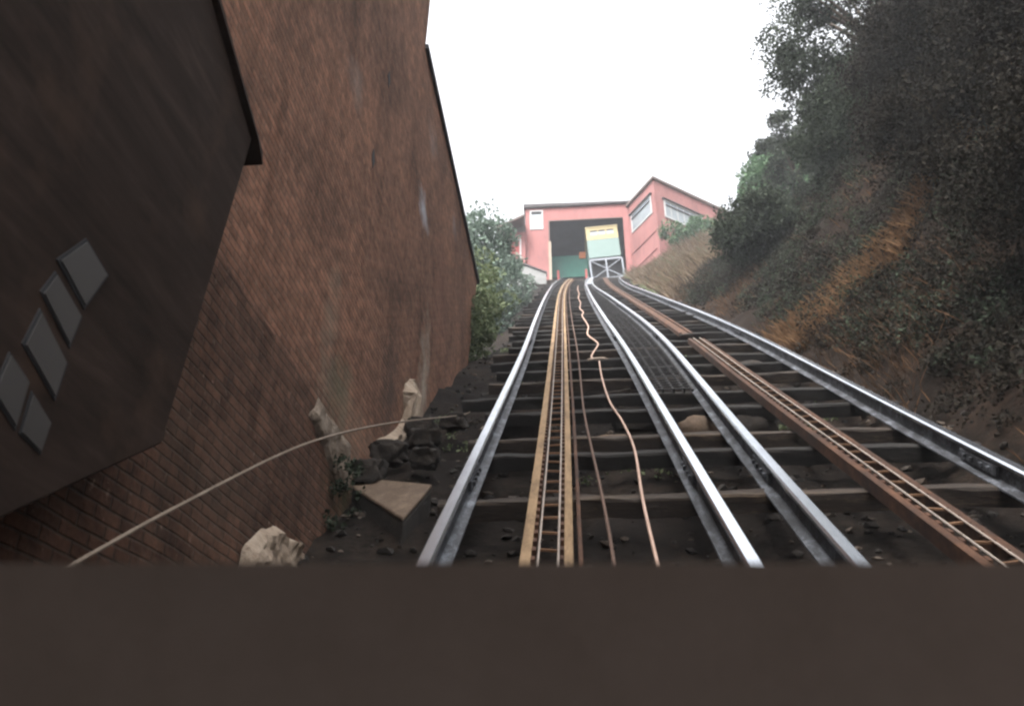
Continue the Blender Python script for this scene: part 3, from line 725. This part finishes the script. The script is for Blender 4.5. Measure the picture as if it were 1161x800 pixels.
for s in (-1, 1):
    for up in (0, 1):
        z2 = zt-.08 if up else zb+.08; zm = (zt+zb)/2
        xx = cx_+.02+s*(W-.1)
        MB().bar((cx_+.02+s*.06, fy+.01+.004*up, zm+(.06 if up else -.06)), (xx, fy+.01+.004*up, z2), .07, .05, (0, 1, 0)).build('brace', 'lattice', car)
MB().box(L_, Rr, yf+.6, yf+.66, zb, zt).build('back_sheet', 'black', car)
MB().bar((L_, fy+.1, zb), (L_, yf+3.2, zb+1.45), .12, .1, (1, 0, 0)).build('wheel_beam', 'black', car)
MB().bar((Rr, fy+.1, zb), (Rr, yf+3.2, zb+1.45), .12, .1, (1, 0, 0)).build('wheel_beam', 'black', car)
# the car stands with a slight list to the left
rl = Matrix.Rotation(R(-3.6), 4, 'Y')
car.rotation_euler = (0, R(-3.6), 0)

# ------------------------------------------------------------------ the car the picture is taken from
CAM = Vector((-.095, 0, 1.94)); YAW = R(4.8)
own = thing('funicular_car', 'dark lining and window ledge of the near car in the foreground', 'funicular car', (CAM.x, 0, 1.0))
own.rotation_euler = (0, 0, YAW)
ob = Vector(own['o'])
def ownbox(x0, x1, ya, yb, z0, z1): return MB().box(ob.x+x0, ob.x+x1, ya, yb, z0, z1)
SZ = 2.089
ownbox(-1.05, 1.05, .588, .66, .86, SZ).build('front_panel', 'carpanel', own)
ownbox(-1.05, 1.05, -1.6, .66, .80, .858).build('floor', 'carpanel', own)
ownbox(-1.11, 1.11, -1.6, .72, 3.16, 3.22).build('roof', 'carpanel', own)
for sx in (-1, 1):
    a, b = sorted((sx*1.052, sx*1.1))
    ownbox(a, b, -1.6, .66, .86, 1.9).build('side_panel', 'carpanel', own)
    for ya in (-1.6, .6): ownbox(a, b, ya, ya+.06, 1.902, 3.158).build('corner_post', 'carpanel', own)
ownbox(-1.05, 1.05, -1.6, -1.55, .86, 1.7).build('rear_panel', 'carpanel', own)

# ------------------------------------------------------------------ foliage
def leaf_cloud(centers, radii, per, size, squash=1., seed=0, elong=1.8, droop=0.):
    r = np.random.default_rng(seed)
    C0 = np.repeat(np.asarray(centers, float), per, axis=0); Rr = np.repeat(np.asarray(radii, float), per)
    n = len(C0)
    d = r.normal(size=(n, 3)); d /= np.linalg.norm(d, axis=1, keepdims=True)
    rad = Rr*np.cbrt(r.uniform(.15, 1., n))*(1+.15*r.normal(size=n))
    P = C0+d*rad[:, None]*np.array([1, 1, squash])
    a = r.normal(size=(n, 3)); a[:, 2] -= droop; a += d*.5; a /= np.linalg.norm(a, axis=1, keepdims=True)
    b = np.cross(a, r.normal(size=(n, 3))); b /= np.linalg.norm(b, axis=1, keepdims=True)
    s = size*r.uniform(.55, 1.35, n)[:, None]
    q = np.stack([P-a*s*elong*.5, P+b*s*.5, P+a*s*elong*.5, P-b*s*.5], 1)
    return q.reshape(-1, 3)
def quads_obj(name, V, mat, parent=None, origin=(0, 0, 0)):
    me = bpy.data.meshes.new(name); n = len(V)
    V = V-np.array(origin)
    me.vertices.add(n); me.vertices.foreach_set('co', V.astype(np.float32).ravel())
    k = n//4
    me.loops.add(n); me.loops.foreach_set('vertex_index', np.arange(n, dtype=np.int32))
    me.polygons.add(k); me.polygons.foreach_set('loop_start', np.arange(0, n, 4, dtype=np.int32)); me.polygons.foreach_set('loop_total', np.full(k, 4, dtype=np.int32))
    me.update(); me.validate(); me.materials.append(MAT[mat])
    o = bpy.data.objects.new(name, me); COL.objects.link(o)
    if parent: o.parent = parent
    return o
def clumps(c, ext, n, rmin, rmax, seed, floor=None):
    r = np.random.default_rng(seed); out = []; rad = []
    while len(out) < n:
        p = r.uniform(-1, 1, 3)
        L = np.linalg.norm(p)
        if L > 1 or L < .3: continue
        q = np.array(c)+p*np.array(ext)
        if floor is not None and q[2] < floor(q[0], q[1]): continue
        out.append(q); rad.append(r.uniform(rmin, rmax))
    return out, rad
def plant(kind, label, cat, base, crown_c, ext, mat, n, per, leaf, rr=(.25, .6), seed=1, trunk_r=.12, limbs=6, group=None, squash=.8, elong=1.8, droop=0., crown_name='crown', trunk_name='trunk', extra=None):
    t = thing(kind, label, cat, base, group)
    cs, rs = clumps(crown_c, ext, n, rr[0], rr[1], seed, lambda x, y: ground(x, y, False)-.1)
    if extra:
        for q, q_r in extra: cs.append(np.array(q)); rs.append(q_r)
    V = leaf_cloud(cs, rs, per, leaf, squash, seed+100, elong, droop)
    quads_obj(crown_name, V, mat, t, base)
    rnd = random.Random(seed); m = MB(); b = Vector(base); c = Vector(crown_c)
    top = b.lerp(c, .85)
    mid = b.lerp(top, .5)+Vector((rnd.uniform(-.2, .2), rnd.uniform(-.2, .2), 0))*trunk_r*6
    m.tube([b-Vector((0, 0, .3)), b.lerp(mid, .5), mid, top], trunk_r, 8, trunk_r*.4)
    pick = rnd.sample(range(len(cs)), min(limbs, len(cs)))
    for k in pick:
        e = Vector(cs[k]); s = mid.lerp(top, rnd.uniform(0, .9)); h = s.lerp(e, .5)+Vector((0, 0, rnd.uniform(0, .25)))
        m.tube([s, h, e], trunk_r*.4, 6, trunk_r*.1)
    m.build(trunk_name, 'bark', t)
    return t
def gz(x, y): return ground(x, y, False)
G = lambda x, y, dz=0: (x, y, gz(x, y)+dz)

# left of the track, beyond the wall end
def shrub(label, x, y, h, w, mat, n, per, leaf, seed, dep=None, group=None, **k):
    b = G(x, y)
    plant('shrub', label, 'shrub', b, (x, y, b[2]+h*.52), (w, dep or w, h*.5), mat, n, per, leaf, seed=seed, trunk_r=.06, limbs=7, group=group, crown_name='foliage', trunk_name='stem', **k)
LG = 'shrubs left of the track beyond the wall end'
shrub('tall grey-green bushy shrub between the wall end and the station', -3.45, 25.5, 5.5, 1.4, 'leaf_grey', 120, 110, .085, 1, group=LG, rr=(.3, .65))
shrub('pale grey-green shrub spilling in front of the grey retaining wall', -3.3, 33.5, 3.3, 1.4, 'leaf_grey', 70, 100, .09, 2, group=LG, rr=(.3, .6))
shrub('olive shrub low beside the left rail just past the wall end', -2.6, 17.2, 3.0, .95, 'leaf_olive', 90, 100, .06, 3, group=LG, rr=(.2, .4))
shrub('dark shrub filling the gap behind the wall end', -4.7, 29, 5.6, 1.8, 'leaf_grey', 100, 100, .1, 4, group=LG, rr=(.35, .7))
shrub('small leafy shrub at the broken lower corner of the wall end', -2.35, 15.4, 1.5, .55, 'leaf_olive', 34, 100, .05, 5, group=LG, rr=(.15, .3))
shrub('wispy shrub at the annex foot under its overhanging roof', -5.4, 42, 3.0, 1.3, 'leaf_grey', 50, 90, .11, 6, group=LG, rr=(.3, .6))

# right bank
RG = 'shrubs on the right bank'
shrub('dense fresh green shrub on the bank right of the pink wing', 8.6, 30.0, 3.5, 1.25, 'leaf_green', 120, 110, .1, 11, group=RG, rr=(.3, .65))
shrub('low dark green hedge shrub under the wing window', 7.4, 42.6, 2.0, 2.1, 'leaf_green', 60, 90, .1, 12, group=RG, rr=(.3, .5), dep=.8)
shrub('wide dark green shrub halfway up the bank beside the right rail', 5.1, 19.5, 1.7, 1.2, 'leaf_dark', 110, 190, .06, 13, group=RG, rr=(.25, .55))
shrub('dull green shrub above the band of orange dry grass', 6.6, 16.0, 2.6, 1.4, 'leaf_dark', 80, 200, .05, 14, group=RG, rr=(.25, .5))
shrub('rounded green shrub behind the fresh green one', 10.0, 32, 4.0, 1.8, 'leaf_dark', 100, 100, .12, 15, group=RG, rr=(.35, .7))
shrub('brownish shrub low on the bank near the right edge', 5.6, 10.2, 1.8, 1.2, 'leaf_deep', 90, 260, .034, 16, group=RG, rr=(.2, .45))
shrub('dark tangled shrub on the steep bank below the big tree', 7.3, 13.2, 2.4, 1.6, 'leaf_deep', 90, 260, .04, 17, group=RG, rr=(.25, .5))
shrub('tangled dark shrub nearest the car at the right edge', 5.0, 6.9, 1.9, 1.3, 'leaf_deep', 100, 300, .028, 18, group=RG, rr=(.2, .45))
TG = 'trees on top of the right bank'
plant('tree', 'large dark tree leaning over the bank with sky gaps in its crown', 'tree', G(9.5, 17), (7.9, 17.2, 20.6), (2.3, 2.6, 2.9), 'leaf_dark', 150, 260, .06, (.3, .7), 21, .22, 16, TG, droop=.6)
plant('tree', 'slender young tree standing clear against the sky', 'tree', G(9.0, 27.0), (8.3, 26.4, 24.2), (.95, 1.2, 2.2), 'leaf_dark', 46, 90, .085, (.22, .42), 22, .08, 12, TG)
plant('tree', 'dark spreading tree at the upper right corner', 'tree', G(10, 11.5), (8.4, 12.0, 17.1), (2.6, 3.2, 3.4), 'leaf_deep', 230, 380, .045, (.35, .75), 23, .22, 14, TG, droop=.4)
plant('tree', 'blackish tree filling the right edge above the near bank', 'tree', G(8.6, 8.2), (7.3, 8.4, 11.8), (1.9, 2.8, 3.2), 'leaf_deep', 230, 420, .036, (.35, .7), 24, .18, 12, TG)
plant('tree', 'bushy dark tree between the young tree and the big leaning one', 'tree', G(9.5, 23), (9.3, 22.5, 22.), (1.6, 2.0, 2.2), 'leaf_dark', 120, 130, .09, (.35, .65), 25, .16, 10, TG)

# dry grass and undergrowth: uncountable
def blades(area, n, h, w, seed, accept=None):
    r = np.random.default_rng(seed); out = []
    x0, x1, ya, yb = area
    while len(out) < n:
        x = r.uniform(x0, x1); y = r.uniform(ya, yb)
        if accept and not accept(x, y, r): continue
        out.append((x, y))
    P = np.array([(x, y, ground(x, y)-.03) for x, y in out])
    hh = h*r.uniform(.5, 1.4, n); an = r.uniform(0, 6.28, n); ln = r.normal(0, .45, (n, 2))+np.array([-.35, -.2])
    side = np.stack([np.cos(an), np.sin(an), np.zeros(n)], 1)*w
    tip = P+np.stack([ln[:, 0]*hh, ln[:, 1]*hh, hh], 1)
    midp = P*.5+tip*.5+np.array([0, 0, 1])*(hh*.12)[:, None]
    q = np.stack([P-side, P+side, midp+side*.7, tip], 1)
    return q.reshape(-1, 3)
def stuff(name, V, mat):
    o = quads_obj(name, V, mat); o['kind'] = 'stuff'; return o
pat = lambda x, y, r, s=.5, t=.0: noise.noise((x*s, y*s, 2.)) > t+r.uniform(-.35, .35)
stuff('dry_grass', blades((3.5, 9.5, 27, 46), 26000, .42, .018, 1, lambda x, y, r: pat(x, y, r, .5, -.15)), 'dry')
band = lambda x, y, r: abs((y-12.6)-(x-3.9)*-1.15+noise.noise((x, y, 0))*.6) < .75 and pat(x, y, r, 1.2, -.2)
stuff('dry_grass', blades((3.4, 7.0, 8.5, 15.5), 34000, .19, .0045, 2, band), 'dryband')
stuff('dry_grass', blades((3.3, 8.5, 3, 27), 14000, .18, .0045, 3, lambda x, y, r: pat(x, y, r, .6, .3)), 'drydull')
def undergrowth(n, seed):
    r = np.random.default_rng(seed); cs, rs = [], []
    while len(cs) < n:
        x = 3.5+abs(r.normal(0, 3.2)); y = r.uniform(3.5, 28)
        if x > 11 or noise.noise((x*.45, y*.45, 11.)) < -.3+r.uniform(-.25, .25): continue
        if x < 3.75: continue
        cs.append((x, y, ground(x, y)+.08)); rs.append(r.uniform(.15, .42))
    return leaf_cloud(cs, rs, 130, .032, .7, seed)
stuff('undergrowth', undergrowth(1500, 5), 'leaf_deep')
stuff('undergrowth', undergrowth(700, 6), 'leaf_dark')
def nearivy(n, seed):
    r = np.random.default_rng(seed); cs, rs = [], []
    while len(cs) < n:
        x = r.uniform(3.45, 6.5); y = r.uniform(3.5, 13.5)
        if abs((y-12.6)-(x-3.9)*-1.15) < .6: continue
        cs.append((x, y, ground(x, y)+.06)); rs.append(r.uniform(.1, .3))
    return leaf_cloud(cs, rs, 120, .026, .6, seed)
stuff('undergrowth', nearivy(620, 9), 'leaf_deep')
stuff('green_grass', blades((3.3, 9.0, 30, 46), 9000, .3, .016, 4, lambda x, y, r: pat(x, y, r, .45, .05)), 'leaf_olive')
def weeds(n, seed):
    r = np.random.default_rng(seed); cs, rs = [], []
    while len(cs) < n:
        x = r.uniform(-1.9, 3.2); y = r.uniform(6, 26)
        if noise.noise((x*.8, y*.5, 21.)) < .12: continue
        cs.append((x, y, ground(x, y)+.03)); rs.append(r.uniform(.06, .16))
    return leaf_cloud(cs, rs, 30, .03, .6, seed)
stuff('weeds', weeds(90, 8), 'leaf_olive')
def rubble(n, seed):
    r = np.random.default_rng(seed)
    import bmesh
    bm = bmesh.new(); bmesh.ops.create_icosphere(bm, subdivisions=1, radius=1.); bv = np.array([v.co[:] for v in bm.verts]); bf = np.array([[v.index for v in f.verts] for f in bm.faces]); bm.free()
    V, F = [], []
    for k in range(n):
        x = r.uniform(-2.1, 3.5); y = 4.3+22*r.random()**1.6
        sz = .012+.05*r.random()**3
        p = bv*(1+.35*r.normal(size=(len(bv), 1)).clip(-1, 1))*np.array([1, r.uniform(.6, 1.3), r.uniform(.45, .8)])*sz
        V.append(p+np.array([x, y, ground(x, y)+sz*.25])); F.append(bf+k*len(bv))
    V = np.concatenate(V); F = np.concatenate(F)
    me = bpy.data.meshes.new('gravel'); me.from_pydata(V.tolist(), [], F.tolist()); me.update(); me.materials.append(MAT['gravel'])
    o = bpy.data.objects.new('gravel', me); COL.objects.link(o); o['kind'] = 'stuff'
def gravel_mat():
    m, nt, bs = new_mat('loose_stones'); g = nt.nodes.new('ShaderNodeNewGeometry')
    nt.links.new(ramp_mix(nt, [(0., (.008, .0065, .0055)), (.6, (.022, .017, .0135)), (1., (.1, .076, .058))], g.outputs['Random Per Island']), bs.inputs['Base Color']); bs.inputs['Roughness'].default_value = .95
    return m
MAT['gravel'] = gravel_mat()
rubble(3500, 3)
cs = [(-2.0+random.uniform(-.12, .18), 6.5+random.uniform(-.35, .45), 4.05+random.uniform(-.2, .35)) for _ in range(12)]
wt = thing('weed_clump', 'green weed clump sprouting at the plinth end beside the slab', 'weed', (-2.0, 6.5, 3.8))
quads_obj('foliage', leaf_cloud(cs, [.08]*12, 60, .022, .8, 77), 'leaf_dark', wt, (-2.0, 6.5, 3.8))

# ------------------------------------------------------------------ thin scattering volume added to lift the dark tones
hz = MB().box(-420, 420, -420, 420, -24, 48).build('veil_haze', 'ground'); hz['kind'] = 'stuff'
hm = bpy.data.materials.new('veil_haze'); hm.use_nodes = True; hn = hm.node_tree; hn.nodes.remove(hn.nodes['Principled BSDF'])
pv = hn.nodes.new('ShaderNodeVolumePrincipled'); pv.inputs['Color'].default_value = (.93, .95, 1, 1); pv.inputs['Density'].default_value = VEIL_DENSITY
hn.links.new(pv.outputs[0], hn.nodes['Material Output'].inputs['Volume'])
hz.data.materials[0] = hm
# ------------------------------------------------------------------ camera
cd = bpy.data.cameras.new('camera'); cam = bpy.data.objects.new('camera', cd); COL.objects.link(cam)
cam.location = CAM; cam.rotation_euler = (R(90+28), 0, YAW)
cd.sensor_width = 36; cd.lens = 970/1161*36; cd.clip_end = 2000; cd.clip_start = .02
cd.dof.use_dof = True; cd.dof.focus_distance = 16; cd.dof.aperture_fstop = 3.6
S.camera = cam
S.cycles.filter_width = 2.4

# ------------------------------------------------------------------ light
SUN_EL, SUN_AZ = 52, 205           # azimuth measured clockwise from +Y: behind and to the left of the camera
w = bpy.data.worlds.new('World'); S.world = w; w.use_nodes = True
nt = w.node_tree; bg = nt.nodes['Background']
sky = nt.nodes.new('ShaderNodeTexSky'); sky.sky_type = 'NISHITA'; sky.sun_disc = False
sky.sun_elevation = R(SUN_EL); sky.sun_rotation = R(SUN_AZ); sky.dust_density = 6; sky.air_density = 1.2; sky.ozone_density = 1
hs = nt.nodes.new('ShaderNodeHueSaturation'); hs.inputs['Saturation'].default_value = .13
tc = nt.nodes.new('ShaderNodeTexCoord'); sx = nt.nodes.new('ShaderNodeSeparateXYZ'); nt.links.new(tc.outputs['Generated'], sx.inputs[0])
cloud = tex_noise(nt, tc.outputs['Generated'], 2.2, 5, .55)
gain = mathn(nt, 'ADD', mathn(nt, 'MULTIPLY', mathn(nt, 'MAXIMUM', sx.outputs['Z'], 0.), .95), mathn(nt, 'ADD', .56, mathn(nt, 'MULTIPLY', cloud, .5)))
vm = nt.nodes.new('ShaderNodeVectorMath'); vm.operation = 'SCALE'
nt.links.new(sky.outputs[0], hs.inputs['Color']); nt.links.new(hs.outputs[0], vm.inputs[0]); nt.links.new(gain, vm.inputs['Scale']); nt.links.new(vm.outputs[0], bg.inputs[0]); bg.inputs[1].default_value = .15
sd = bpy.data.lights.new('sun', 'SUN'); sd.energy = .8; sd.angle = R(14); sd.color = (1, .96, .9)
so = bpy.data.objects.new('sun', sd); COL.objects.link(so)
az = R(SUN_AZ); el = R(SUN_EL)
d = Vector((math.sin(az)*math.cos(el), math.cos(az)*math.cos(el), math.sin(el)))
so.rotation_euler = d.to_track_quat('Z', 'Y').to_euler()
vs = S.view_settings
S.display_settings.display_device = 'sRGB'
vs.view_transform = 'Standard'; vs.look = 'None'; vs.exposure = 1.65; vs.gamma = 1.; vs.use_curve_mapping = False
for o in S.objects:
    if 'o' in o: del o['o']
